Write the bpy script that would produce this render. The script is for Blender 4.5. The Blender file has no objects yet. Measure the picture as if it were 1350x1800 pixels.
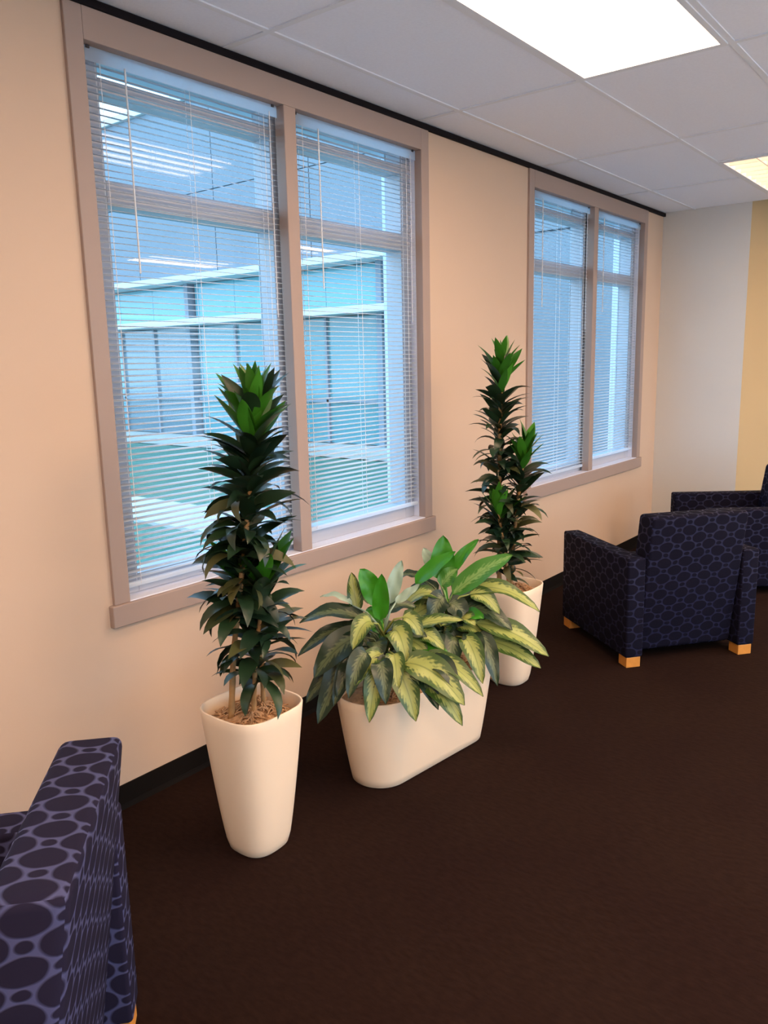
import bpy, bmesh, math, random
import numpy as np
from mathutils import Vector, Matrix
random.seed(7)
PI = math.pi
S = bpy.context.scene
COL = S.collection

# ---------------------------------------------------------------- camera
YAW, PITCH, ROLL, FPX = 0.8994, -0.1862, -0.0221, 1400.24
cd = bpy.data.cameras.new('camera')
cd.sensor_fit = 'VERTICAL'; cd.sensor_height = 36.0
cd.lens = FPX / 1800 * 36.0
cd.clip_start = 0.02; cd.clip_end = 300
cam = bpy.data.objects.new('camera', cd); COL.objects.link(cam)
fw = Vector((math.sin(YAW)*math.cos(PITCH), math.cos(YAW)*math.cos(PITCH), math.sin(PITCH)))
rt = fw.cross(Vector((0, 0, 1))).normalized(); up = rt.cross(fw)
r2 = rt*math.cos(ROLL) + up*math.sin(ROLL); u2 = -rt*math.sin(ROLL) + up*math.cos(ROLL)
m = Matrix((r2, u2, -fw)).transposed().to_4x4()
m.translation = Vector((0, -2.4402, 1.5948))
cam.matrix_world = m
S.camera = cam

# ---------------------------------------------------------------- sky, exposure
w = bpy.data.worlds.new('overcast_sky'); S.world = w; w.use_nodes = True
bg = w.node_tree.nodes['Background']
SKY = (0.48, 0.75, 1.0); SKY_STRENGTH = 2.5
bg.inputs[0].default_value = (*SKY, 1); bg.inputs[1].default_value = SKY_STRENGTH
S.view_settings.view_transform = 'Standard'; S.view_settings.look = 'None'
S.view_settings.gamma = 1; S.view_settings.use_curve_mapping = False
S.view_settings.exposure = 0.85
S.cycles.max_bounces = 8; S.cycles.diffuse_bounces = 5; S.cycles.transparent_max_bounces = 24
LAMP = (1.0, 0.66, 0.42); LAMP_STRENGTH = 9.5

# ---------------------------------------------------------------- materials
def mat(name, col, rough=0.6, spec=0.5, metal=0.0, noise=None, bump=None):
    """principled; noise=(scale, amount) mottles the colour; bump=(scale, strength, dist)"""
    mt = bpy.data.materials.new(name); mt.use_nodes = True
    nt = mt.node_tree; b = nt.nodes['Principled BSDF']
    b.inputs['Base Color'].default_value = (*col, 1)
    b.inputs['Roughness'].default_value = rough
    b.inputs['Specular IOR Level'].default_value = spec
    b.inputs['Metallic'].default_value = metal
    if noise or bump:
        tc = nt.nodes.new('ShaderNodeTexCoord')
    if noise:
        n = nt.nodes.new('ShaderNodeTexNoise'); n.inputs['Scale'].default_value = noise[0]
        n.inputs['Detail'].default_value = 4
        nt.links.new(tc.outputs['Object'], n.inputs['Vector'])
        mx = nt.nodes.new('ShaderNodeMix'); mx.data_type = 'RGBA'
        a = noise[1]
        mx.inputs[6].default_value = (*[c*(1-a) for c in col], 1)
        mx.inputs[7].default_value = (*[min(1, c*(1+a)) for c in col], 1)
        nt.links.new(n.outputs['Fac'], mx.inputs[0]); nt.links.new(mx.outputs[2], b.inputs['Base Color'])
    if bump:
        n2 = nt.nodes.new('ShaderNodeTexNoise'); n2.inputs['Scale'].default_value = bump[0]
        n2.inputs['Detail'].default_value = 3
        nt.links.new(tc.outputs['Object'], n2.inputs['Vector'])
        bp = nt.nodes.new('ShaderNodeBump'); bp.inputs['Strength'].default_value = bump[1]
        bp.inputs['Distance'].default_value = bump[2]
        nt.links.new(n2.outputs['Fac'], bp.inputs['Height']); nt.links.new(bp.outputs[0], b.inputs['Normal'])
    return mt

def emit(name, col, st):
    mt = bpy.data.materials.new(name); mt.use_nodes = True
    nt = mt.node_tree; nt.nodes.remove(nt.nodes['Principled BSDF'])
    e = nt.nodes.new('ShaderNodeEmission'); e.inputs[0].default_value = (*col, 1); e.inputs[1].default_value = st
    nt.links.new(e.outputs[0], nt.nodes['Material Output'].inputs[0])
    return mt

def glass_mat(name, tint, refl=0.06):
    mt = bpy.data.materials.new(name); mt.use_nodes = True
    nt = mt.node_tree; nt.nodes.remove(nt.nodes['Principled BSDF'])
    t = nt.nodes.new('ShaderNodeBsdfTransparent'); t.inputs[0].default_value = (*tint, 1)
    g = nt.nodes.new('ShaderNodeBsdfGlossy'); g.inputs['Roughness'].default_value = 0.02
    mx = nt.nodes.new('ShaderNodeMixShader'); mx.inputs[0].default_value = refl
    nt.links.new(t.outputs[0], mx.inputs[1]); nt.links.new(g.outputs[0], mx.inputs[2])
    nt.links.new(mx.outputs[0], nt.nodes['Material Output'].inputs[0])
    return mt

def carpet_mat():
    mt = mat('carpet', (0.03, 0.014, 0.010), 0.95, 0.08)
    nt = mt.node_tree; b = nt.nodes['Principled BSDF']
    tc = nt.nodes.new('ShaderNodeTexCoord')
    mp = nt.nodes.new('ShaderNodeMapping'); mp.inputs['Scale'].default_value = (70, 30, 1)
    nt.links.new(tc.outputs['Object'], mp.inputs[0])
    n1 = nt.nodes.new('ShaderNodeTexNoise'); n1.inputs['Scale'].default_value = 1.0; n1.inputs['Detail'].default_value = 5
    nt.links.new(mp.outputs[0], n1.inputs['Vector'])
    n2 = nt.nodes.new('ShaderNodeTexNoise'); n2.inputs['Scale'].default_value = 2.2; n2.inputs['Detail'].default_value = 3
    nt.links.new(tc.outputs['Object'], n2.inputs['Vector'])
    r = nt.nodes.new('ShaderNodeValToRGB')
    r.color_ramp.elements[0].position = .3; r.color_ramp.elements[0].color = (0.0120, 0.0052, 0.0038, 1)
    r.color_ramp.elements[1].position = .7; r.color_ramp.elements[1].color = (0.0190, 0.0090, 0.0064, 1)
    nt.links.new(n1.outputs['Fac'], r.inputs[0])
    mx = nt.nodes.new('ShaderNodeMix'); mx.data_type = 'RGBA'; mx.blend_type = 'MULTIPLY'; mx.inputs[0].default_value = .45
    r2_ = nt.nodes.new('ShaderNodeValToRGB')
    r2_.color_ramp.elements[0].position = .35; r2_.color_ramp.elements[0].color = (0.75, 0.6, 0.75, 1)
    r2_.color_ramp.elements[1].position = .65; r2_.color_ramp.elements[1].color = (1, 1, 1, 1)
    nt.links.new(n2.outputs['Fac'], r2_.inputs[0])
    nt.links.new(r.outputs[0], mx.inputs[6]); nt.links.new(r2_.outputs[0], mx.inputs[7])
    nt.links.new(mx.outputs[2], b.inputs['Base Color'])
    bp = nt.nodes.new('ShaderNodeBump'); bp.inputs['Strength'].default_value = .5; bp.inputs['Distance'].default_value = .004
    nt.links.new(n1.outputs['Fac'], bp.inputs['Height']); nt.links.new(bp.outputs[0], b.inputs['Normal'])
    return mt

def pebble_fabric(name, oval, line):
    """navy upholstery woven with big ovals in staggered columns and small ovals in the gaps (uv in metres)"""
    mt = mat(name, (0.03, 0.03, 0.08), 0.85, 0.13)
    nt = mt.node_tree; b = nt.nodes['Principled BSDF']; L = nt.links.new
    uv = nt.nodes.new('ShaderNodeUVMap'); uv.uv_map = 'uv'
    nz = nt.nodes.new('ShaderNodeTexNoise'); nz.inputs['Scale'].default_value = 9
    L(uv.outputs[0], nz.inputs['Vector'])
    wob = nt.nodes.new('ShaderNodeMix'); wob.data_type = 'RGBA'; wob.blend_type = 'LINEAR_LIGHT'; wob.inputs[0].default_value = .012
    L(uv.outputs[0], wob.inputs[6]); L(nz.outputs['Color'], wob.inputs[7])
    def lattice(off, r0, r1):
        mp = nt.nodes.new('ShaderNodeMapping'); mp.vector_type = 'POINT'
        # rotate the square lattice by 45 degrees after squeezing one axis
        sc = nt.nodes.new('ShaderNodeMapping'); sc.inputs['Scale'].default_value = (1/0.086, 1/0.060, 1)
        L(wob.outputs[2], sc.inputs[0])
        mp.inputs['Rotation'].default_value = (0, 0, PI/4); mp.inputs['Location'].default_value = (off, off, 0)
        L(sc.outputs[0], mp.inputs[0])
        v = nt.nodes.new('ShaderNodeTexVoronoi'); v.voronoi_dimensions = '2D'; v.feature = 'F1'
        v.inputs['Scale'].default_value = 1; v.inputs['Randomness'].default_value = 0.0
        L(mp.outputs[0], v.inputs['Vector'])
        mr = nt.nodes.new('ShaderNodeMapRange'); mr.inputs[1].default_value = r0; mr.inputs[2].default_value = r1
        L(v.outputs['Distance'], mr.inputs[0])
        return mr.outputs[0]
    a = lattice(0.0, .43, .49); c = lattice(0.5, .15, .20)
    mn = nt.nodes.new('ShaderNodeMath'); mn.operation = 'MULTIPLY'; L(a, mn.inputs[0]); L(c, mn.inputs[1])
    mx = nt.nodes.new('ShaderNodeMix'); mx.data_type = 'RGBA'
    mx.inputs[6].default_value = (*oval, 1); mx.inputs[7].default_value = (*line, 1)
    L(mn.outputs[0], mx.inputs[0]); L(mx.outputs[2], b.inputs['Base Color'])
    rr = nt.nodes.new('ShaderNodeMapRange'); rr.inputs[3].default_value = .90; rr.inputs[4].default_value = .50
    L(mn.outputs[0], rr.inputs[0]); L(rr.outputs[0], b.inputs['Roughness'])
    bp = nt.nodes.new('ShaderNodeBump'); bp.inputs['Strength'].default_value = .35; bp.inputs['Distance'].default_value = .003; bp.invert = True
    L(mn.outputs[0], bp.inputs['Height']); L(bp.outputs[0], b.inputs['Normal'])
    return mt

def variegated(name, edge, mid, cover):
    """aglaonema leaf: pale feathered centre, dark margin and midrib; uv: u across -1..1, v along 0..1"""
    mt = mat(name, edge, 0.38, 0.5)
    nt = mt.node_tree; b = nt.nodes['Principled BSDF']; L = nt.links.new
    uv = nt.nodes.new('ShaderNodeUVMap'); uv.uv_map = 'uv'
    sep = nt.nodes.new('ShaderNodeSeparateXYZ'); L(uv.outputs[0], sep.inputs[0])
    ab = nt.nodes.new('ShaderNodeMath'); ab.operation = 'ABSOLUTE'; L(sep.outputs[0], ab.inputs[0])
    tc = nt.nodes.new('ShaderNodeTexCoord')
    nz = nt.nodes.new('ShaderNodeTexNoise'); nz.inputs['Scale'].default_value = 55; nz.inputs['Detail'].default_value = 3
    L(tc.outputs['Object'], nz.inputs['Vector'])
    # feathering along the side veins
    vv = nt.nodes.new('ShaderNodeMath'); vv.operation = 'MULTIPLY_ADD'; vv.inputs[1].default_value = -.35
    L(ab.outputs[0], vv.inputs[0]); L(sep.outputs[1], vv.inputs[2])
    wv = nt.nodes.new('ShaderNodeMath'); wv.operation = 'SINE'
    ml = nt.nodes.new('ShaderNodeMath'); ml.operation = 'MULTIPLY'; ml.inputs[1].default_value = 60
    L(vv.outputs[0], ml.inputs[0]); L(ml.outputs[0], wv.inputs[0])
    s1 = nt.nodes.new('ShaderNodeMath'); s1.operation = 'MULTIPLY_ADD'; s1.inputs[1].default_value = .10; L(wv.outputs[0], s1.inputs[0]); L(ab.outputs[0], s1.inputs[2])
    s2 = nt.nodes.new('ShaderNodeMath'); s2.operation = 'MULTIPLY_ADD'; s2.inputs[1].default_value = .8; L(nz.outputs['Fac'], s2.inputs[0]); L(s1.outputs[0], s2.inputs[2])
    r = nt.nodes.new('ShaderNodeMapRange'); r.inputs[1].default_value = cover+.28; r.inputs[2].default_value = cover+.52
    L(s2.outputs[0], r.inputs[0])
    mx = nt.nodes.new('ShaderNodeMix'); mx.data_type = 'RGBA'
    mx.inputs[6].default_value = (*mid, 1); mx.inputs[7].default_value = (*edge, 1)
    L(r.outputs[0], mx.inputs[0])
    rb = nt.nodes.new('ShaderNodeMapRange'); rb.inputs[1].default_value = .02; rb.inputs[2].default_value = .07
    L(ab.outputs[0], rb.inputs[0])
    m2 = nt.nodes.new('ShaderNodeMix'); m2.data_type = 'RGBA'; m2.inputs[6].default_value = (*[.5*e+.5*q for e, q in zip(edge, mid)], 1)
    L(rb.outputs[0], m2.inputs[0]); L(mx.outputs[2], m2.inputs[7])
    L(m2.outputs[2], b.inputs['Base Color'])
    return mt

def leaf_mat(name, c0, c1, rough=.42):
    """per-leaf random tone between c0 and c1, paler midrib"""
    mt = mat(name, c0, rough, .5)
    nt = mt.node_tree; b = nt.nodes['Principled BSDF']; L = nt.links.new
    oi = nt.nodes.new('ShaderNodeObjectInfo')
    mx = nt.nodes.new('ShaderNodeMix'); mx.data_type = 'RGBA'
    mx.inputs[6].default_value = (*c0, 1); mx.inputs[7].default_value = (*c1, 1)
    L(oi.outputs['Random'], mx.inputs[0]); L(mx.outputs[2], b.inputs['Base Color'])
    return mt

def slat_mat(name, through):
    mt = bpy.data.materials.new(name); mt.use_nodes = True
    nt = mt.node_tree; L = nt.links.new; nt.nodes.remove(nt.nodes['Principled BSDF'])
    df = nt.nodes.new('ShaderNodeBsdfDiffuse'); df.inputs[0].default_value = (.80, .88, .96, 1)
    tr_ = nt.nodes.new('ShaderNodeBsdfTranslucent'); tr_.inputs[0].default_value = (.80, .88, .96, 1)
    gl = nt.nodes.new('ShaderNodeBsdfGlossy'); gl.inputs['Roughness'].default_value = .35
    a = nt.nodes.new('ShaderNodeMixShader'); a.inputs[0].default_value = through
    b = nt.nodes.new('ShaderNodeMixShader'); b.inputs[0].default_value = .04
    L(df.outputs[0], a.inputs[1]); L(tr_.outputs[0], a.inputs[2]); L(a.outputs[0], b.inputs[1]); L(gl.outputs[0], b.inputs[2])
    L(b.outputs[0], nt.nodes['Material Output'].inputs[0])
    return mt

M = dict(
    wall=mat('wall_paint', (0.615, 0.465, 0.35), .75, .2, noise=(3, .02), bump=(180, .08, .002)),
    endwall=mat('end_wall_paint', (0.66, 0.66, 0.64), .75, .2, noise=(3, .02), bump=(180, .08, .002)),
    tanwall=mat('tan_wall_paint', (0.52, 0.40, 0.23), .75, .2, noise=(3, .02)),
    carpet=carpet_mat(),
    tile=mat('ceiling_tile', (0.78, 0.84, 0.97), .9, .1, noise=(90, .05), bump=(140, .2, .002)),
    rail=mat('white_enamel', (0.72, 0.77, 0.85), .7, .2),
    slab=mat('ceiling_plenum', (0.5, 0.5, 0.5), .9),
    bounce_floor=mat('pale_bounce_floor', (0.66, 0.66, 0.64), .5, .4, noise=(2, .04)),
    black=mat('black_rubber', (0.007, 0.005, 0.004), .7, .12),
    blacktrim=mat('black_reveal_trim', (0.008, 0.006, 0.008), .7, .12),
    taupe=mat('taupe_casing_paint', (0.37, 0.285, 0.25), .55, .35),
    lining=mat('window_lining_paint', (0.70, 0.74, 0.86), .5, .4),
    alu=mat('aluminium_frame', (0.46, 0.48, 0.54), .45, .5),
    slat=slat_mat('blind_slat_white', .55), valance=slat_mat('blind_valance', .85),
    cord=mat('blind_cord', (0.85, 0.85, 0.88), .7),
    wand=bpy.data.materials.get('x') or mat('clear_wand', (0.7, 0.75, 0.8), .2),
    clip=mat('dark_clip', (0.03, 0.03, 0.04), .4),
    glass=glass_mat('window_glass', (0.93, 0.98, 1.0), .035),
    lens=emit('lamp_lens', LAMP, LAMP_STRENGTH*.72),
    lens_fill=emit('lamp_lens_fill', LAMP, LAMP_STRENGTH*1.95),  # unseen inner rows, added and boosted to fill pots and lower walls
    tube=emit('lamp_tube', LAMP, LAMP_STRENGTH*1.1),
    louver=mat('louver_white', (0.82, 0.80, 0.76), .35, .5),
    pot=mat('cream_resin', (0.84, 0.675, 0.50), .42, .4, noise=(4, .015)),
    mulch=mat('shredded_mulch', (0.52, 0.32, 0.18), .9, .2, noise=(60, .45), bump=(90, .8, .01)),
    cane=mat('cane_bark', (0.34, 0.20, 0.085), .75, .2, noise=(40, .3), bump=(120, .4, .003)),
    greenstem=mat('green_stem', (0.10, 0.17, 0.03), .5, .3, noise=(30, .2)),
    d_dark=leaf_mat('dracaena_dark', (0.006, 0.020, 0.010), (0.018, 0.045, 0.016), .38),
    d_olive=leaf_mat('dracaena_old', (0.035, 0.045, 0.012), (0.10, 0.095, 0.03), .5),
    d_bright=leaf_mat('dracaena_young', (0.018, 0.10, 0.006), (0.045, 0.20, 0.010), .4),
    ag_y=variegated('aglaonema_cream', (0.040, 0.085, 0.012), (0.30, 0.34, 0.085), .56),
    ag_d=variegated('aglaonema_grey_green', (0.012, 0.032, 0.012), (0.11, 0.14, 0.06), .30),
    ag_g=leaf_mat('aglaonema_young', (0.03, 0.19, 0.006), (0.04, 0.24, 0.008), .35),
    ag_l=variegated('aglaonema_light_green', (0.05, 0.20, 0.02), (0.20, 0.36, 0.10), .30),
    ag_sheen=leaf_mat('aglaonema_sky_sheen', (0.30, 0.42, 0.32), (0.36, 0.48, 0.36), .3),  # sky reflection on glossy leaves, painted in as a pale colour
    fabric=pebble_fabric('navy_upholstery', (0.0042, 0.0038, 0.0125), (0.015, 0.016, 0.046)),
    fabric_lit=pebble_fabric('navy_upholstery_lit', (0.013, 0.0105, 0.027), (0.060, 0.064, 0.145)),  # lit copy of the navy fabric: light on the near chair put into its colour
    foot=mat('honey_wood', (0.62, 0.26, 0.05), .4, .4, noise=(25, .2)),
    concrete=mat('grey_precast', (0.21, 0.235, 0.275), .8, .2, noise=(1.2, .05)),
    ledge=mat('white_ledge', (0.62, 0.63, 0.64), .6, .3),
    panel=mat('pale_spandrel', (0.62, 0.66, 0.70), .5, .4),
    tealglass=mat('teal_glazing', (0.10, 0.26, 0.30), .08, .8),
    cyanglass=mat('cyan_glazing', (0.13, 0.36, 0.42), .10, .8),
    greyglass=mat('grey_glazing', (0.13, 0.18, 0.22), .10, .8),
    mullion=mat('exterior_mullion', (0.20, 0.235, 0.285), .5),
    lawn=mat('lawn_grass', (0.075, 0.18, 0.15), .95, .1, noise=(5, .25), bump=(60, .6, .03)),
    path=mat('concrete_path', (0.42, 0.42, 0.41), .9, .1, noise=(4, .08)),
    brick=mat('facade_brick', (0.42, 0.30, 0.27), .85, .2, noise=(12, .15)),
)

# ---------------------------------------------------------------- geometry helpers
class G:
    """collects vertices, faces and optional uv; build() links ONE mesh object"""
    def __init__(s): s.v = []; s.f = []; s.uv = []
    def add(s, v, f, uv=None):
        n = len(s.v); s.v += [tuple(p) for p in v]; s.f += [tuple(i+n for i in q) for q in f]
        if uv is not None: s.uv += uv
        return s
    def box(s, x0, x1, y0, y1, z0, z1):
        v = [(x0,y0,z0),(x1,y0,z0),(x1,y1,z0),(x0,y1,z0),(x0,y0,z1),(x1,y0,z1),(x1,y1,z1),(x0,y1,z1)]
        return s.add(v, [(0,3,2,1),(4,5,6,7),(0,1,5,4),(1,2,6,5),(2,3,7,6),(3,0,4,7)])
    def prism(s, poly, z0, z1):
        n = len(poly)
        v = [(x,y,z0) for x,y in poly] + [(x,y,z1) for x,y in poly]
        return s.add(v, [tuple(range(n-1,-1,-1)), tuple(range(n,2*n))] + [(i,(i+1)%n,(i+1)%n+n,i+n) for i in range(n)])
    def tube(s, pts, rad, n=8):
        pts = [Vector(p) for p in pts]
        rr = rad if isinstance(rad, (list, tuple)) else [rad]*len(pts)
        v = []; f = []
        for i, p in enumerate(pts):
            d = (pts[min(i+1, len(pts)-1)] - pts[max(i-1, 0)]).normalized()
            a = d.orthogonal().normalized() if i == 0 else (a - d*a.dot(d)).normalized()
            b = d.cross(a)
            for k in range(n):
                t = 2*PI*k/n; v.append(p + (a*math.cos(t) + b*math.sin(t))*rr[i])
        for i in range(len(pts)-1):
            for k in range(n):
                f.append((i*n+k, i*n+(k+1)%n, (i+1)*n+(k+1)%n, (i+1)*n+k))
        f.append(tuple(range(n-1,-1,-1))); f.append(tuple(range((len(pts)-1)*n, len(pts)*n)))
        return s.add(v, f)
    def loft(s, rings, closed_ends=(True, True)):
        n = len(rings[0]); v = [p for r in rings for p in r]; f = []
        for i in range(len(rings)-1):
            for k in range(n):
                f.append((i*n+k, i*n+(k+1)%n, (i+1)*n+(k+1)%n, (i+1)*n+k))
        if closed_ends[0]: f.append(tuple(range(n-1,-1,-1)))
        if closed_ends[1]: f.append(tuple(range((len(rings)-1)*n, len(rings)*n)))
        return s.add(v, f)
    def mesh(s, name, material, smooth=False):
        me = bpy.data.meshes.new(name); me.from_pydata(s.v, [], s.f)
        if s.uv:
            ul = me.uv_layers.new(name='uv')
            for lp in me.loops: ul.data[lp.index].uv = s.uv[lp.vertex_index]
        me.materials.append(material)
        if smooth:
            for p in me.polygons: p.use_smooth = True
        me.update()
        return me
    def build(s, name, material, parent=None, smooth=False, bevel=0, seg=2, auto=False):
        o = link(name, s.mesh(name, material, smooth), parent)
        if bevel:
            b = o.modifiers.new('bevel', 'BEVEL'); b.width = bevel; b.segments = seg; b.limit_method = 'ANGLE'
            b.harden_normals = False
        return o

def link(name, me, parent=None):
    o = bpy.data.objects.new(name, me); COL.objects.link(o)
    if parent: o.parent = parent
    return o
def empty(name, loc=(0,0,0), rz=0, parent=None):
    o = bpy.data.objects.new(name, None); COL.objects.link(o); o.location = loc; o.rotation_euler = (0,0,rz)
    o.empty_display_size = .1
    if parent: o.parent = parent
    return o
def tag(o, label, cat, group=None):
    o['label'] = label; o['category'] = cat
    if group: o['group'] = group
    return o
def struct(o): o['kind'] = 'structure'; return o

# ---------------------------------------------------------------- the room
H = 2.743
WX0, WX1 = -3.0, 6.856                    # window wall ends at the corner with the end wall
WY = -6.0
TH = 0.24
W1 = (1.584, 3.412); W2 = (4.595, 6.423); ZB, ZT = 0.775, 2.617
W3 = (-1.427, 0.401)
OUT = [W3, W1, W2]                       # leftmost window is unseen, added at the same pitch for more daylight

floor = struct(G().prism([(WX0-.2,WY-.2),(9.2,WY-.2),(9.2,TH),(WX0-.2,TH)], -.12, 0).build('floor', M['carpet']))

g = G()                                    # window wall: piers, spandrels and heads round the two openings
q_ = .0205
xs = [WX0-.2, W3[0]-q_, W3[1]+q_, W1[0]-q_, W1[1]+q_, W2[0]-q_, W2[1]+q_, WX1+.3]
for a, b in zip(xs[::2], xs[1::2]): g.box(a, b, 0, TH, 0, H+.25)
for a, b in OUT: g.box(a-q_, b+q_, 0, TH, 0, ZB-.0205); g.box(a-q_, b+q_, 0, TH, ZT+.0205, H+.25)
wall_left = struct(g.build('wall_left', M['wall']))
EY = -0.685
struct(G().box(WX1, WX1+.2, EY, 0, 0, H+.25).build('wall_end', M['endwall']))
d = 1.5
struct(G().prism([(WX1,EY),(WX1+d,EY-d),(WX1+d+.15,EY-d+.15),(WX1+.2,EY+.0)], 0, H+.25).build('wall_end_return', M['tanwall']))
struct(G().box(WX1+d, WX1+d+.2, WY, EY-d, 0, H+.25).build('wall_right', M['tanwall']))
struct(G().box(WX0-.2, WX0, WY, 0, 0, H+.25).build('wall_near', M['wall']))
g = G(); px = WX0-.2
BW = [(-2.6, -.2), (.2, 2.6), (3.0, 5.4), (5.8, 8.2)]     # unseen window openings added behind the viewpoint for cool daylight fill
for a, b in BW:
    g.box(px, a, WY-.2, WY, 0, H+.25); g.box(a, b, WY-.2, WY, 0, .25); g.box(a, b, WY-.2, WY, 2.25, H+.25); px = b
g.box(px, 9.2, WY-.2, WY, 0, H+.25)
struct(g.build('wall_back', M['wall']))
struct(G().box(WX0, WX1+1.5, WY, -3.2, 0, .004).build('floor_bounce', M['bounce_floor']))  # unseen pale floor, added to bounce light up to the ceiling
struct(G().box(WX0-6, 16, WY-30, WY-.2, -.30, -.05).build('ground_bounce', M['path']))  # unseen pale ground, added to bounce daylight in through the back openings

# black reveal along the ceiling, black rubber baseboards
struct(G().box(WX0, WX1+.004, -.020, 0, 2.716, H).build('trim_1', M['blacktrim'], bevel=.003))
def base(name, pts):
    g = G()
    for (x0,y0),(x1,y1) in zip(pts, pts[1:]):
        v = Vector((x1-x0,y1-y0,0)).normalized(); n = Vector((v.y,-v.x,0))     # into the room
        prof = [(0,0),(.010,0),(.0065,.012),(.005,.02),(.004,.091),(0,.093)]
        r0 = [Vector((x0,y0,0))+n*p+Vector((0,0,q)) for p,q in prof]; r1 = [Vector((x1,y1,0))+n*p+Vector((0,0,q)) for p,q in prof]
        g.loft([r0, r1])
    return struct(g.build(name, M['black']))
base('baseboard_left', [(WX0,0),(WX1,0)])
base('baseboard_end', [(WX1,0),(WX1,EY),(WX1+d,EY-d),(WX1+d,WY)])

# ---------------------------------------------------------------- ceiling: slab, rails, lay-in tiles, light fixtures
ceiling = struct(G().box(WX0-.2, 9.2, WY-.2, TH, H+.22, H+.32).build('ceiling', M['slab']))
YR = [0.0, -0.247, -0.857, -1.467, -2.077, -2.687, -3.297, -3.907, -4.517, -5.127, -5.737, WY]
CA = [WX0, -1.49, -.27, .95, 2.17, 3.39, 4.66, 5.88, 7.1, 8.4]
CB = [WX0, -1.58, -.975, .245, .95, 2.15, 3.39, 4.61, 5.315, 6.535, 8.4]
FIX = []                                   # (x0,x1,y0,y1,kind)
bar = .012
def inside(x0,x1,y0,y1): return True
tile_me = {}
rails = G()
for r in range(len(YR)-1):
    y1, y0 = YR[r], YR[r+1]
    lit = r in (2, 5, 8)
    cs = CB if lit else CA
    for i in range(len(cs)-1):
        x0, x1 = cs[i], cs[i+1]
        lim = 8.4
        if y0 > EY-.2: x1 = min(x1, WX1)
        if x1-x0 < .05: continue
        if lit and (i in (2, 5, 8)):
            FIX.append((x0, x1, y0, y1, 'louver' if i == 8 and r == 2 else 'lens')); continue
        o = G().box(x0+.004, x1-.004, y0+.004, y1-.004, H+.004, H+.02).build('ceiling_tile', M['tile'], ceiling, bevel=.002, seg=1)
for y in YR[1:-1]:
    G().box(WX0, 8.36 if y < EY-.2 else WX1, y-bar, y+bar, H-.001, H+.006).build('ceiling_rail', M['rail'], ceiling)
for r in range(len(YR)-1):
    cs = CB if r in (2, 5, 8) else CA
    for x in cs[1:-1]:
        if YR[r+1] > EY-.2 and x > WX1: continue
        G().box(x-bar, x+bar, YR[r+1]+bar, YR[r]-bar, H-.001, H+.006).build('ceiling_rail', M['rail'], ceiling)

LBL = {0:'', 1:''}
def fixture(x0, x1, y0, y1, kind, label):
    cx, cy = (x0+x1)/2, (y0+y1)/2
    t = tag(empty('ceiling_light', (cx, cy, H)), label, 'ceiling light', 'fluorescent ceiling lights')
    a, b = (x1-x0)/2-.012, (y1-y0)/2-.012
    f = .022
    g = G()
    for q in ((-a,a,-b,-b+f),(-a,a,b-f,b),(-a,-a+f,-b+f,b-f),(a-f,a,-b+f,b-f)):
        g.box(q[0],q[1],q[2],q[3],-.006,.02)
    g.build('light_frame', M['rail'], t)
    if kind == 'lens':
        G().box(-a, a, -b, b, .06, .065).build('housing', M['rail'], t)
        G().box(-a+f, a-f, -b+f, b-f, .004, .010).build('diffuser', M['lens' if y0 > -2 else 'lens_fill'], t)
    else:
        g = G()
        for q in ((-a,a,-b,-b+.004),(-a,a,b-.004,b),(-a,-a+.004,-b,b),(a-.004,a,-b,b)): g.box(*q, .02, .17)
        g.box(-a, a, -b, b, .166, .17)
        g.build('housing', M['louver'], t)
        for k in range(3):
            yy = (k-1)*.17
            G().tube([(-a+.03, yy, .140), (a-.03, yy, .140)], .013, 8).build('lamp_tube', M['tube'], t)
        for k in range(1, 3):
            yy = -b+f + (2*(b-f))*k/3
            G().box(-a+f, a-f, yy-.003, yy+.003, .0, .095).build('louver_blade', M['louver'], t)
        n = 9
        for k in range(1, n):
            xx = -a+f + 2*(a-f)*k/n
            G().box(xx-.003, xx+.003, -b+f, b-f, .0, .095).build('louver_blade', M['louver'], t)
    return t
labels = {(2,5): 'bright white rectangular ceiling light, the large one nearest the near window',
          (2,8): 'smaller-looking warm louvred ceiling light by the right picture edge, beyond the blown-out one'}
for F in FIX:
    row = 2 if F[2] > -2 else (5 if F[2] > -4 else 8)
    col = 2 if F[0] < 0 else (5 if F[0] < 4 else 8)
    where = {2: 'on the left', 5: 'in the middle', 8: 'nearest the tan end wall'}[col]
    lb = labels.get((row, col)) or 'added unseen ceiling light of the %s row, %s' % ({2: 'window', 5: 'second', 8: 'innermost'}[row], where)  # off-frame fixtures are added as fill light
    fixture(*F, lb)

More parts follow.
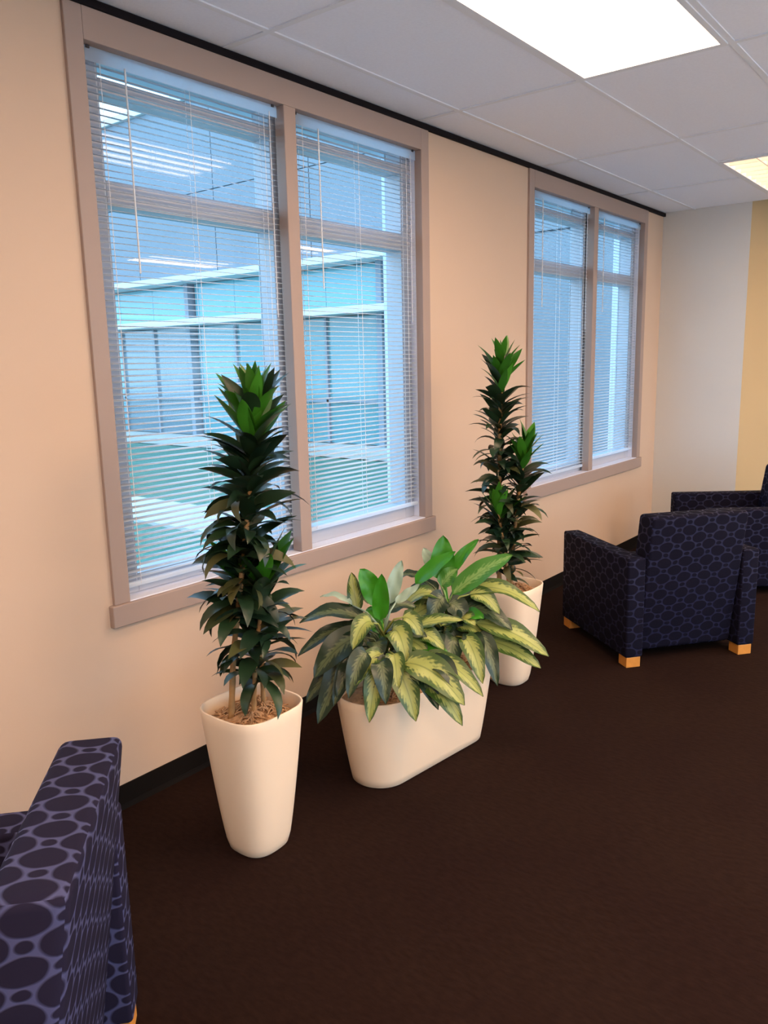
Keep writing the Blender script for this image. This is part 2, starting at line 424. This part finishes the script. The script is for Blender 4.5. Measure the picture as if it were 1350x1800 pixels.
# ---------------------------------------------------------------- windows
def window(name, x0):
    """x0 = left edge of the opening; two lights with a taupe mullion, an aluminium frame and glass behind"""
    w = struct(empty(name, (x0, 0, ZB)))
    L = 1.828; h = ZT-ZB; c = .064; p = -.014
    G().box(-c, 0, p, .03, -.004, h+.10).build('casing', M['taupe'], w, bevel=.003)
    G().box(L, L+c, p, .03, -.004, h+.10).build('casing', M['taupe'], w, bevel=.003)
    G().box(0, L, p, .03, h, h+.10).build('head_casing', M['taupe'], w, bevel=.002)
    G().box(.880, .948, p, .04, 0, h).build('mullion', M['taupe'], w, bevel=.003)
    G().box(-c-.016, L+c+.016, p-.012, .03, -.084, -.004).build('apron', M['taupe'], w, bevel=.004)
    # lining of the reveal
    G().box(0, L, p+.002, .10, -.02, 0).build('sill', M['lining'], w, bevel=.003)
    G().box(-.02, 0, .03, TH, 0, h).build('jamb', M['lining'], w)
    G().box(L, L+.02, .03, TH, 0, h).build('jamb', M['lining'], w)
    G().box(0, L, .03, TH, h, h+.02).build('head_lining', M['lining'], w)
    # aluminium frame: stiles, centre post, rails, transom
    f0, f1 = .062, .162
    for a, b in ((0,.090),(.866,1.016),(1.751,L)):
        G().box(a, b, f0, f1, 0, h).build('frame_stile', M['alu'], w, bevel=.003)
    for a, b in ((.090,.866),(1.016,1.751)):
        G().box(a, b, f0, f1, 0, .07).build('frame_rail', M['alu'], w, bevel=.003)
        G().box(a, b, f0, f1, h-.115, h-.072).build('frame_rail', M['alu'], w, bevel=.003)
        G().box(a, b, f1-.012, f1-.006, h-.072, h).build('glass_pane', M['glass'], w)
        G().box(a, b, f0, f1, 2.140-ZB, 2.222-ZB).build('transom', M['alu'], w, bevel=.003)
        G().box(a, b, f1-.012, f1-.006, .07, 2.140-ZB).build('glass_pane', M['glass'], w)
        G().box(a, b, f1-.012, f1-.006, 2.222-ZB, h-.115).build('glass_pane', M['glass'], w)
    return w
window('window_1', W1[0]); window('window_2', W2[0]); window('window_added', W3[0])

TILT = math.radians(9)
def slat_mesh(Wd):
    n = 5; hw = .0125; g = G(); rings = []
    for x in (0, Wd):
        ring = []
        for k in range(n):
            u = -1+2*k/(n-1); ring.append((x, u*hw, .0022*(1-u*u)))
        for k in range(n-1, -1, -1):
            u = -1+2*k/(n-1); ring.append((x, u*hw, .0022*(1-u*u)-.0007))
        ring = [(x_, y*math.cos(TILT)-z*math.sin(TILT), y*math.sin(TILT)+z*math.cos(TILT)) for x_, y, z in ring]
        rings.append(ring)
    g.loft(rings)
    return g.mesh('slat', M['slat'], True)
def blind(x0, Wd, zbot, label, wand):
    y = .038
    t = tag(empty('venetian_blind', (x0, y, ZB)), label, 'blind', 'white venetian blinds in the windows')
    h = ZT-ZB
    G().box(0, Wd, -.014, .014, h-.012, h-.003).build('headrail', M['valance'], t, bevel=.003)
    G().box(.0, Wd, -.0175, -.016, h-.046, h-.002).build('valance', M['valance'], t)
    me = slat_mesh(Wd-.006); pitch = .0213
    z = h-.050; zs = []
    while z > zbot+.022: zs.append(z); z -= pitch
    for z in zs:
        o = link('slat', me, t); o.location = (.003, 0, z); o.rotation_euler = (random.gauss(0, .012), random.gauss(0, .0006), 0)
    G().box(.003, Wd-.003, -.011, .011, zbot-.009, zbot+.009).build('bottom_rail', M['slat'], t, bevel=.004)
    for q in (.07, Wd*.5, Wd-.07):
        for yy in (-.0135, .0135):
            G().tube([(q, yy, zbot), (q, yy, h-.03)], .0011, 5).build('ladder_cord', M['cord'], t)
    G().tube([(Wd-.045, -.021, .55*h), (Wd-.045, -.021, h-.03)], .0016, 5).build('lift_cord', M['cord'], t)
    G().tube([(.16, -.024, .62*h), (.16, -.021, h-.04)], .0035, 6).build('tilt_wand', M['wand'], t)
    for q in (.02, Wd-.03):
        G().box(q, q+.012, -.022, -.013, h-.010, h-.001).build('clip', M['clip'], t)
    return t
SW = .880-.012; SW2 = 1.828-.948-.012
blind(W1[0]+.006, SW, .040, 'white venetian blind in the left half of the large near window', 1)
blind(W1[0]+.954, SW2, .075, 'white venetian blind in the right half of the large near window', 1)
blind(W2[0]+.006, SW, .040, 'white venetian blind in the left half of the far window', 1)
blind(W2[0]+.954, SW2, .075, 'white venetian blind in the right half of the far window', 1)

# ---------------------------------------------------------------- outside: lawn, path, the wing across the court
struct(G().box(3.0, 13.4, TH, 40, -.60, -.32).build('lawn', M['lawn']))
struct(G().box(-8, 3.0, TH, 40, -.60, -.32).build('lawn', M['lawn']))
struct(G().box(5.77, 6.86, TH+.02, 39.9, -.33, -.285).build('path', M['path']))
FX = 13.0
bld = tag(empty('office_building', (FX, TH+.3, -.3)), 'pale two storey office wing with white ledges seen through the blinds across the lawn', 'building')
def bb(name, mt, x0, x1, y0, y1, z0, z1, par=None, bevel=0):
    o = G().box(x0-FX, x1-FX, y0-TH-.3, y1-TH-.3, z0+.3, z1+.3).build(name, M[mt], par or bld, bevel=bevel)
    return o
Y0, Y1 = TH+.3, 34.0
bb('wall', 'concrete', FX+.25, FX+.6, Y0, Y1, -.3, 7.8)
bb('upper_wall', 'concrete', FX+.05, FX+.25, Y0, Y1, 3.72, 7.72)
bb('end_wall', 'concrete', FX, FX+.25, Y0, 5.2, -.3, 3.72)
bb('coping', 'ledge', FX-.12, FX+.62, Y0, Y1, 7.70, 7.86)
bb('ledge', 'ledge', FX-.45, FX+.25, 5.2, Y1, 3.60, 3.74)
bb('ledge', 'ledge', FX-.45, FX+.25, 5.2, Y1, 2.58, 2.72)
bb('kerb', 'path', FX-.9, FX+.25, 5.2, Y1, -.3, -.16)
y = Y0
while y < Y1-1:
    bb('precast_panel', 'concrete', FX-.02, FX+.05, y+.012, min(Y1, y+3.05)-.012, 3.75, 5.63)
    bb('precast_panel', 'concrete', FX-.02, FX+.05, y+.012, min(Y1, y+3.05)-.012, 5.65, 7.69); y += 3.05
cols = [5.3, 7.89, 13.99, 20.1, 26.2]
for yy in cols: bb('column', 'mullion', FX-.02, FX+.25, yy-.07, yy+.07, -.16, 3.6)
kinds = ['tealglass','tealglass','tealglass','greyglass','tealglass']
for a, b_ in zip(cols, cols[1:]):
    n = 2 if b_-a < 3 else 4
    for k in range(n):
        p0 = a+.13+(b_-a-.26)*k/n; p1 = a+.13+(b_-a-.26)*(k+1)/n
        kd = 'greyglass' if 13.9 < p0 < 15.8 else 'tealglass'
        bb('window_pane', kd, FX+.16, FX+.22, p0+.03, p1-.03, -.14, 2.56)
        bb('clerestory_pane', 'cyanglass', FX+.16, FX+.22, p0+.005, p1-.005, 2.74, 3.58)
        if k: bb('window_bar', 'mullion', FX+.10, FX+.25, p0-.03, p0+.03, -.14, 2.56)
    bb('sill_rail', 'mullion', FX+.10, FX+.24, a+.13, b_-.13, .75, .81)

# ---------------------------------------------------------------- armchairs
def soft_box(x0, x1, y0, y1, z0, z1, r, seg=3, shear=None, puff=0):
    """bevelled upholstered block with box-mapped uv in metres; shear = y shift per metre of height"""
    bm = bmesh.new()
    bmesh.ops.create_cube(bm, size=1)
    for v in bm.verts:
        v.co = Vector(((x0+x1)/2+v.co.x*(x1-x0), (y0+y1)/2+v.co.y*(y1-y0), (z0+z1)/2+v.co.z*(z1-z0)))
    bmesh.ops.bevel(bm, geom=bm.edges[:], offset=r, segments=seg, affect='EDGES', profile=.5)
    ul = bm.loops.layers.uv.new('uv')
    for f in bm.faces:
        n = f.normal; a = [abs(n.x), abs(n.y), abs(n.z)]; k = a.index(max(a))
        for l in f.loops:
            c = l.vert.co
            l[ul].uv = ((c.y, c.z), (c.x, c.z), (c.y, c.x))[k]
        f.smooth = True
    if shear:
        for v in bm.verts: v.co.y += shear*(v.co.z-z0)
    return bm
def bm_obj(name, bm, mt, parent):
    me = bpy.data.meshes.new(name); bm.to_mesh(me); bm.free(); me.materials.append(mt)
    return link(name, me, parent)
CW, CD, AT = .765, .745, .10
def armchair(loc, face, label, fabric='fabric'):
    """facing +y locally; origin on the floor under the middle"""
    t = tag(empty('armchair', (*loc, 0), math.atan2(face[1], face[0])-PI/2), label, 'armchair', 'navy armchairs')
    F = M[fabric]; hw = CW/2; hd = CD/2
    for s in (-1, 1):
        x0, x1 = (hw-AT, hw) if s > 0 else (-hw, -hw+AT)
        bm_obj('arm', soft_box(x0, x1, -hd, hd, .055, .585, .012), F, t)
    iw = hw-AT-.002
    bm_obj('seat_base', soft_box(-iw, iw, -hd+.24, hd-.03, .07, .27, .012), F, t)
    bm_obj('seat', soft_box(-iw+.002, iw-.002, -hd+.20, hd-.005, .272, .43, .030, 4), F, t)
    bm_obj('backrest', soft_box(-iw, iw, -hd+.065, -hd+.20, 0.062, .800, .022, 4, shear=-.14), F, t)
    for sx in (-1, 1):
        for sy in (-1, 1):
            x = sx*(hw-AT/2); yy = sy*(hd-.047)
            G().box(x-.040, x+.040, yy-.040, yy+.040, 0, .056).build('foot', M['foot'], t, bevel=.003)
    return t
def chair_at(corner, face, label):
    """corner = floor point under the rear left corner (seen from the sitter: left arm, rear)"""
    f = Vector((*face, 0)).normalized(); r = Vector((f.y, -f.x, 0))
    c = Vector((*corner, 0)) + f*CD/2 + r*CW/2
    return armchair((c.x, c.y), (f.x, f.y), label)
chair_at((3.832, -.973), (.62, .78), 'navy armchair with its back to the viewer, wooden block feet showing, right of the planters')
fb = Vector((-.61, .79, 0)).normalized(); rb = Vector((fb.y, -fb.x, 0))
c = Vector((5.99, -.45, 0)) - fb*CD/2 - rb*CW/2
armchair((c.x, c.y), (fb.x, fb.y), 'navy armchair furthest away, half hidden behind another armchair near the end wall')
fl = Vector((-.74, .67, 0)).normalized(); rl = Vector((fl.y, -fl.x, 0))
c = Vector((.965, -.855, 0)) + fl*CD/2 - rl*CW/2
armchair((c.x, c.y), (fl.x, fl.y), 'navy armchair patterned with ovals in the near left corner, cut off by the frame', 'fabric_lit')

# ---------------------------------------------------------------- planters and their plants
def se(a, n, k, N, ex=1.0):
    t = 2*PI*k/N; c, s = math.cos(t), math.sin(t)
    return (math.copysign(abs(c)**(2/n), c)*a*ex, math.copysign(abs(s)**(2/n), s)*a)
def mulch_obj(parent, outline, z, hump, nchip, seed, soft):
    """bumpy bed of shredded mulch with loose curls, one part"""
    rnd = random.Random(seed); g = G(); N = len(outline); rings = []
    for j in range(9):
        q = 1-j/9.0; ring = []
        for (x, y_) in outline:
            ring.append((x*q, y_*q, z+hump*(1-q*q)+(rnd.uniform(-.006, .009) if 0 < j else -.004)))
        rings.append(ring)
    g.loft(rings, (False, True))
    for i in range(nchip):
        k = rnd.randrange(N); q = math.sqrt(rnd.random())*.74
        x, y_ = outline[k][0]*q, outline[k][1]*q
        a = rnd.uniform(0, 2*PI); Ln = rnd.uniform(.012, .032); zz = z+hump*(1-q*q)+.006
        b = rnd.uniform(-.5, .5); dx, dy = math.cos(a)*Ln, math.sin(a)*Ln
        g.tube([(x-dx, y_-dy, zz-.003), (x+dy*b*.5, y_-dx*b*.5, zz+rnd.uniform(.002, .012)), (x+dx, y_+dy, zz-.002)], rnd.uniform(.0015, .0035), 4)
    o = g.build('mulch', M['mulch'], parent, smooth=True); o['kind'] = 'stuff'
    return o
def square_pot(parent):
    N = 72; Z = .50; rings = []
    for i in range(15):
        t = i/14; a = .090+(.145-.090)*t**.74; n = 2.7+.7*t
        zz = Z*t
        if i == 0: rings.append([(*[q*.93 for q in se(a, n, k, N)], 0.0) for k in range(N)]); zz = .006
        rings.append([(*se(a, n, k, N), zz) for k in range(N)])
    for a, zz in ((.1435, Z+.003), (.140, Z+.003), (.1375, Z), (.134, Z-.05), (.130, Z-.09)):
        rings.append([(*se(a, 3.4, k, N), zz) for k in range(N)])
    o = G().loft(rings, (True, True)).build('pot', M['pot'], parent, smooth=True)
    return o

def lance_mesh(name, bend, wd, mt, n=7, fold=.10):
    """strap leaf along +x of length 1, arching downward by bend radians"""
    g = G(); v = []; f = []; uv = []
    x = z = 0.0; a = 0.0; st = 1/n
    for i in range(n+1):
        t = i/n
        wv = wd*(.30+.70*math.sin(PI*min(1, t/.42*.5)) if t < .42 else max(0, 1-((t-.42)/.58)**1.9))*.5
        if i == n: wv = .0008
        nx, nz = -math.sin(a), math.cos(a)
        for s in (-1, 0, 1):
            lift = abs(s)*fold*wv*2
            v.append((x+nx*lift, s*wv, z+nz*lift)); uv.append((s, t))
        a -= bend*st*(.5+t); x += math.cos(a)*st; z += math.sin(a)*st
    for i in range(n):
        for s in (0, 1):
            f.append((i*3+s, (i+1)*3+s, (i+1)*3+s+1, i*3+s+1))
    return g.add(v, f, uv).mesh(name, mt, True)
BENDS = (.15, .6, 1.1, 1.6, 2.1)
LM = {(k, i): lance_mesh('leaf', b, .295, M[k]) for k in ('d_dark', 'd_olive', 'd_bright') for i, b in enumerate(BENDS)}

def poly_at(pts, t):
    Ls = [(pts[i+1]-pts[i]).length for i in range(len(pts)-1)]; T = sum(Ls)*t
    for i, q in enumerate(Ls):
        if T <= q or i == len(Ls)-1: return pts[i].lerp(pts[i+1], T/q), (pts[i+1]-pts[i]).normalized()
        T -= q
def dracaena(name, loc, label, canes, Lf, seed):
    rnd = random.Random(seed)
    t = tag(empty(name, (*loc, 0)), label, 'plant', 'potted dracaenas by the windows')
    square_pot(t)
    N = 72
    mulch_obj(t, [se(.1335, 3.4, k, N) for k in range(N)], .445, .040, 170, seed, 0)
    for pts, rad, t0, nl, lean in canes:
        P_ = [Vector((p[0]-loc[0], p[1]-loc[1], p[2])) for p in pts]
        P_[0].z = .45
        # bulging segments like a cane
        path = [poly_at(P_, i/22)[0] for i in range(23)]
        rr = [rad*(1.08 if i % 2 else .96)*(1-.35*i/22) for i in range(23)]
        cane = G().tube(path, rr, 10).build('cane', M['cane'], t, smooth=True)
        phi = rnd.uniform(0, 6)
        for i in range(nl):
            s = i/(nl-1); q = t0+(1-t0)*s
            p, dr = poly_at(P_, q)
            phi += 2.39996+rnd.gauss(0, .18)
            top = 1-s                                          # 0 at the tip of the shoot
            if top < .07: pitch = rnd.uniform(58, 84); bi = 0; L = Lf*rnd.uniform(.55, .85); k = 'd_bright'
            elif top < .22: pitch = rnd.uniform(44, 70); bi = rnd.choice((0, 0, 1)); L = Lf*rnd.uniform(.9, 1.1); k = rnd.choice(('d_bright', 'd_bright', 'd_dark'))
            elif top < .42: pitch = rnd.uniform(32, 62); bi = rnd.choice((1, 1, 2)); L = Lf*rnd.uniform(.85, 1.08); k = 'd_dark'
            elif top < .8: pitch = rnd.uniform(14, 58); bi = rnd.choice((1, 2, 2, 3, 4)); L = Lf*rnd.uniform(.75, 1.12); k = rnd.choice(('d_dark',)*7+('d_olive',))
            else: pitch = rnd.uniform(-6, 40); bi = rnd.choice((1, 2, 3)); L = Lf*rnd.uniform(.65, 1.05); k = rnd.choice(('d_dark', 'd_dark', 'd_dark', 'd_olive'))
            o = link('leaf', LM[(k, bi)], cane)
            mt = Matrix.Translation(p) @ Matrix.Rotation(phi, 4, 'Z') @ Matrix.Rotation(-math.radians(pitch), 4, 'Y') @ Matrix.Rotation(rnd.gauss(0, .38), 4, 'X') @ Matrix.Diagonal((L, L*rnd.uniform(.85, 1.15), L, 1))
            o.matrix_basis = mt
    return t
def V(*p): return [Vector(q) for q in p]
dracaena('potted_dracaena', (1.645, -.560), 'dracaena of one dense dark column in the tall white pot nearest the viewer', [
    (V((1.575,-.535,.49),(1.590,-.549,.687),(1.630,-.586,1.038),(1.662,-.605,1.287),(1.677,-.615,1.495)), .0105, .34, 188, 0),
    (V((1.621,-.590,.518),(1.638,-.600,.686),(1.664,-.620,.873),(1.679,-.630,.965)), .0085, .26, 58, 0),
    (V((1.686,-.572,.491),(1.694,-.565,.661),(1.688,-.553,.836),(1.656,-.535,.930)), .0085, .26, 52, 0)], .182, 3)
dracaena('potted_dracaena', (3.370, -.550), 'dracaena with three stepped green crowns in the far white pot behind the low planter', [
    (V((3.369,-.490,.503),(3.378,-.485,.853),(3.383,-.480,1.246),(3.389,-.486,1.600)), .012, .28, 150, 0),
    (V((3.386,-.543,.496),(3.396,-.561,.774),(3.408,-.583,1.028),(3.422,-.607,1.195)), .010, .18, 90, 0),
    (V((3.331,-.572,.506),(3.319,-.552,.672),(3.305,-.530,.813),(3.298,-.516,.895)), .009, .2, 58, 0)], .165, 5)

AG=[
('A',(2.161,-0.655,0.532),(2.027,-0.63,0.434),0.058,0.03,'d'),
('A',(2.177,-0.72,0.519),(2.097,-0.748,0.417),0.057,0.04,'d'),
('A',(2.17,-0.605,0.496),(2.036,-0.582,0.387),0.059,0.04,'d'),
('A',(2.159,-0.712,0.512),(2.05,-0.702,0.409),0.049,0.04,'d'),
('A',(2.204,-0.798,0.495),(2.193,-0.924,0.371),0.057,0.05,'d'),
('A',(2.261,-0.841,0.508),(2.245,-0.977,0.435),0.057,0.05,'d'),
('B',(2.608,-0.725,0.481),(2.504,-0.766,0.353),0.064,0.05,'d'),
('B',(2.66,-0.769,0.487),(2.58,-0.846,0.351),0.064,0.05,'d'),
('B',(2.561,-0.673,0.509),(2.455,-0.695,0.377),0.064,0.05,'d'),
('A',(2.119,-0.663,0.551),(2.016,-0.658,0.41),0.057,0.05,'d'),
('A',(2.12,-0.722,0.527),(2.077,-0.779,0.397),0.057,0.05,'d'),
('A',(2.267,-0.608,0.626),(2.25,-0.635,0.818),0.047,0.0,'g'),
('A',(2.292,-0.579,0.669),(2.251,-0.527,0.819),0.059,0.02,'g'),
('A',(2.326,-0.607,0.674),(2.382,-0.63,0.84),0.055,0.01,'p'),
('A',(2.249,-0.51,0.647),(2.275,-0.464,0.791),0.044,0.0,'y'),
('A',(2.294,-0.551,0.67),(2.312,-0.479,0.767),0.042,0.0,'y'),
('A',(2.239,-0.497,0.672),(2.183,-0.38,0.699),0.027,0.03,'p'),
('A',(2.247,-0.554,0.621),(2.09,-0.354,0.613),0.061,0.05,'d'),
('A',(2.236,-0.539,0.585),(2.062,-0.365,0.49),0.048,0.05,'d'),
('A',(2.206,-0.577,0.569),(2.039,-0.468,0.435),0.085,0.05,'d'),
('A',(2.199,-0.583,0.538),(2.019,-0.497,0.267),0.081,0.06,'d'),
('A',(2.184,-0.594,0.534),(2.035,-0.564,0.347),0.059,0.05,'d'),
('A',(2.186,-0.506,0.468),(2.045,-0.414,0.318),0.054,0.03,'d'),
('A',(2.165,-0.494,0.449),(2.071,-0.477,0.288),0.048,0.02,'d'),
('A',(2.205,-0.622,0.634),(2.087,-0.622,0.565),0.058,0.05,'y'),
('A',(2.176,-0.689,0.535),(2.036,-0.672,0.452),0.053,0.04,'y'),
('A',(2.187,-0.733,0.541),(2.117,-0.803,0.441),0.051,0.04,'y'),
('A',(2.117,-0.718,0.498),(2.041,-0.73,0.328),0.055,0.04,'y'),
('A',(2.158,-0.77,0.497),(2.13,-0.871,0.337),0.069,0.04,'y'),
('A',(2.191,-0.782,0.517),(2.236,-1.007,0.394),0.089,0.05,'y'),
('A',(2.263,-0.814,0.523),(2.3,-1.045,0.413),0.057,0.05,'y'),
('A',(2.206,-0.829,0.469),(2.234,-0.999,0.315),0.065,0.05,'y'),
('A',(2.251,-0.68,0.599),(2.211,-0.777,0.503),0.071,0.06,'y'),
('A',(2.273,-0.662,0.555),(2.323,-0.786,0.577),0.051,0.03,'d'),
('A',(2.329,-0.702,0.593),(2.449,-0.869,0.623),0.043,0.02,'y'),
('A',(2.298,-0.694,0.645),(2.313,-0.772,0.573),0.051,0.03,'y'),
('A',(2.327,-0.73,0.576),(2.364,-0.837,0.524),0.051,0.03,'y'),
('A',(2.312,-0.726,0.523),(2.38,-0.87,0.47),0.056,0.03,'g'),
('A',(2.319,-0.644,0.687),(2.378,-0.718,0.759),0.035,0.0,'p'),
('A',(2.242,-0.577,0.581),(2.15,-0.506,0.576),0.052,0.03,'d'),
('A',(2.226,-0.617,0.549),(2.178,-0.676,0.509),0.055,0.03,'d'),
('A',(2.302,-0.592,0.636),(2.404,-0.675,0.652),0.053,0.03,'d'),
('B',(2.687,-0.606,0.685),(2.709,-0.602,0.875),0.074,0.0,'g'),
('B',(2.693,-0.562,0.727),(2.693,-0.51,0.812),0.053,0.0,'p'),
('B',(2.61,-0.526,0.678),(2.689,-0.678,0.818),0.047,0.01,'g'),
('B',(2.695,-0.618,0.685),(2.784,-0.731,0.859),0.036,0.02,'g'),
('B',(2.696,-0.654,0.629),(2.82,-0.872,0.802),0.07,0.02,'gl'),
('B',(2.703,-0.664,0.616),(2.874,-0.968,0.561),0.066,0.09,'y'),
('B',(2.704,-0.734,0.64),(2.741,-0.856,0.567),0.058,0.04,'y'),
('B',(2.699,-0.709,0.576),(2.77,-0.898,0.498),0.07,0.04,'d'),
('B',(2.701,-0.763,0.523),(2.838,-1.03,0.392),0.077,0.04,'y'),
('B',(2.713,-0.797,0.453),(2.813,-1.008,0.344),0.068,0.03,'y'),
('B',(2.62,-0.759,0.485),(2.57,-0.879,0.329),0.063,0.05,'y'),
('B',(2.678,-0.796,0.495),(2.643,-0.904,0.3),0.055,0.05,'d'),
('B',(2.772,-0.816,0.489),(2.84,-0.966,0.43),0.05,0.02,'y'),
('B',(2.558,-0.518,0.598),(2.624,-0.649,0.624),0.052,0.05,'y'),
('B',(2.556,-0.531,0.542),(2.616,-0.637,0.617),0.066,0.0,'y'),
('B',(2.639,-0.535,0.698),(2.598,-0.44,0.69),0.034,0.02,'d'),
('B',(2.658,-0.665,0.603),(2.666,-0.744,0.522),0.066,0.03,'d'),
('B',(2.637,-0.651,0.631),(2.569,-0.634,0.523),0.066,0.04,'d'),
('B',(2.728,-0.633,0.63),(2.835,-0.722,0.664),0.058,0.02,'d'),
('B',(2.687,-0.589,0.633),(2.65,-0.466,0.632),0.054,0.03,'d'),
('B',(2.658,-0.665,0.554),(2.618,-0.705,0.405),0.071,0.03,'d'),
('B',(2.67,-0.615,0.666),(2.71,-0.674,0.74),0.052,0.01,'gl'),
('B',(2.663,-0.69,0.508),(2.697,-0.807,0.472),0.07,0.03,'y'),
]

def ag_leaf(parent, org, base_pt, tip, wd, arch, kind, root, rnd):
    B = Vector(base_pt); T = Vector(tip); up_ = Vector((0, 0, 1))
    mid = (B+T)/2 + up_*arch*1.6
    view = Vector((-.74, -.66, .55)).normalized()
    steep = abs((T-B).normalized().z)
    nref = (up_*(1-steep)*.8 + view*(.5+.5*steep)).normalized()
    n, mrow = 12, 6; v = []; f = []; uv = []
    for i in range(n+1):
        t = i/n
        p = B*(1-t)**2 + mid*2*t*(1-t) + T*t*t
        tg = ((mid-B)*(1-t) + (T-mid)*t).normalized()
        side = tg.cross(nref).normalized(); nn = side.cross(tg).normalized()
        pw = (math.sin(PI*t**.72))**.62 if 0 < t < 1 else .02
        hw = wd*.5*max(pw, .02)
        for j in range(mrow+1):
            s = -1+2*j/mrow
            q = p + side*(s*hw) + nn*(abs(s)**1.3*hw*.28 - .004*math.sin(t*14+s*3)*abs(s))
            v.append(q-org); uv.append((s, t))
    for i in range(n):
        for j in range(mrow):
            a = i*(mrow+1)+j; f.append((a, a+1, a+mrow+2, a+mrow+1))
    g = G().add(v, f, uv)
    # leaf stalk
    r = Vector(root); k = len(g.v)
    md = r*.45+B*.55+up_*.02
    pts = [r-org, md-org, B-org + (B-md)*.0]
    g.tube(pts, [.0055, .004, .003], 5); g.uv += [(0.3, .5)]*(len(g.v)-k)
    return g.build('leaf', M[{'g':'ag_g','y':'ag_y','d':'ag_d','p':'ag_sheen','gl':'ag_l'}[kind]], parent, smooth=True)
def stadium(hs, r, N=24):
    o = []
    for k in range(N+1): a = -PI/2+PI*k/N; o.append((hs+r*math.cos(a), r*math.sin(a)))
    for k in range(N+1): a = PI/2+PI*k/N; o.append((-hs+r*math.cos(a), r*math.sin(a)))
    return o
TC = Vector((2.465, -.640, 0)); TR = math.radians(-6)
tr = tag(empty('potted_aglaonema', TC), 'low oblong white planter overflowing with two variegated broad leaved aglaonemas', 'plant')
rot = Matrix.Rotation(TR, 3, 'Z')
def rr_(o, z): return [tuple(rot @ Vector((x, y_, z))) for x, y_ in o]
rings = [rr_(stadium(.222, .106), 0), rr_(stadium(.225, .114), .006)]
for i in range(1, 11):
    t = i/10; rings.append(rr_(stadium(.225+.012*t, .112+.048*t**.85), .36*t))
for hs, r, z in ((.236, .1585, .363), (.236, .155, .363), (.236, .1525, .36), (.232, .145, .29)): rings.append(rr_(stadium(hs, r), z))
G().loft(rings).build('pot', M['pot'], tr, smooth=True)
mo = mulch_obj(tr, [tuple((rot @ Vector((x, y_, 0)))[:2]) for x, y_ in stadium(.233, .148)], .315, .02, 120, 9, 0)
stems = {}
rnd = random.Random(11)
for key, c in (('A', Vector((2.275, -.620, .31))), ('B', Vector((2.665, -.655, .31)))):
    st = G().tube([c-TC, c-TC+Vector((.006, .004, .16)), c-TC+Vector((.0, .01, .30))], [.016, .013, .009], 9).build('stem', M['greenstem'], tr, smooth=True)
    stems[key] = (st, c)
for key, b_, t_, wd, ar, kd in AG:
    st, c = stems[key]
    zr = max(.33, min(.58, b_[2]-.07))
    ag_leaf(st, TC, b_, t_, wd*(1.05 if kd == 'p' else 1.4), ar, kd, (c.x, c.y, zr), rnd)
# the inner and wall-side leaves of both plants
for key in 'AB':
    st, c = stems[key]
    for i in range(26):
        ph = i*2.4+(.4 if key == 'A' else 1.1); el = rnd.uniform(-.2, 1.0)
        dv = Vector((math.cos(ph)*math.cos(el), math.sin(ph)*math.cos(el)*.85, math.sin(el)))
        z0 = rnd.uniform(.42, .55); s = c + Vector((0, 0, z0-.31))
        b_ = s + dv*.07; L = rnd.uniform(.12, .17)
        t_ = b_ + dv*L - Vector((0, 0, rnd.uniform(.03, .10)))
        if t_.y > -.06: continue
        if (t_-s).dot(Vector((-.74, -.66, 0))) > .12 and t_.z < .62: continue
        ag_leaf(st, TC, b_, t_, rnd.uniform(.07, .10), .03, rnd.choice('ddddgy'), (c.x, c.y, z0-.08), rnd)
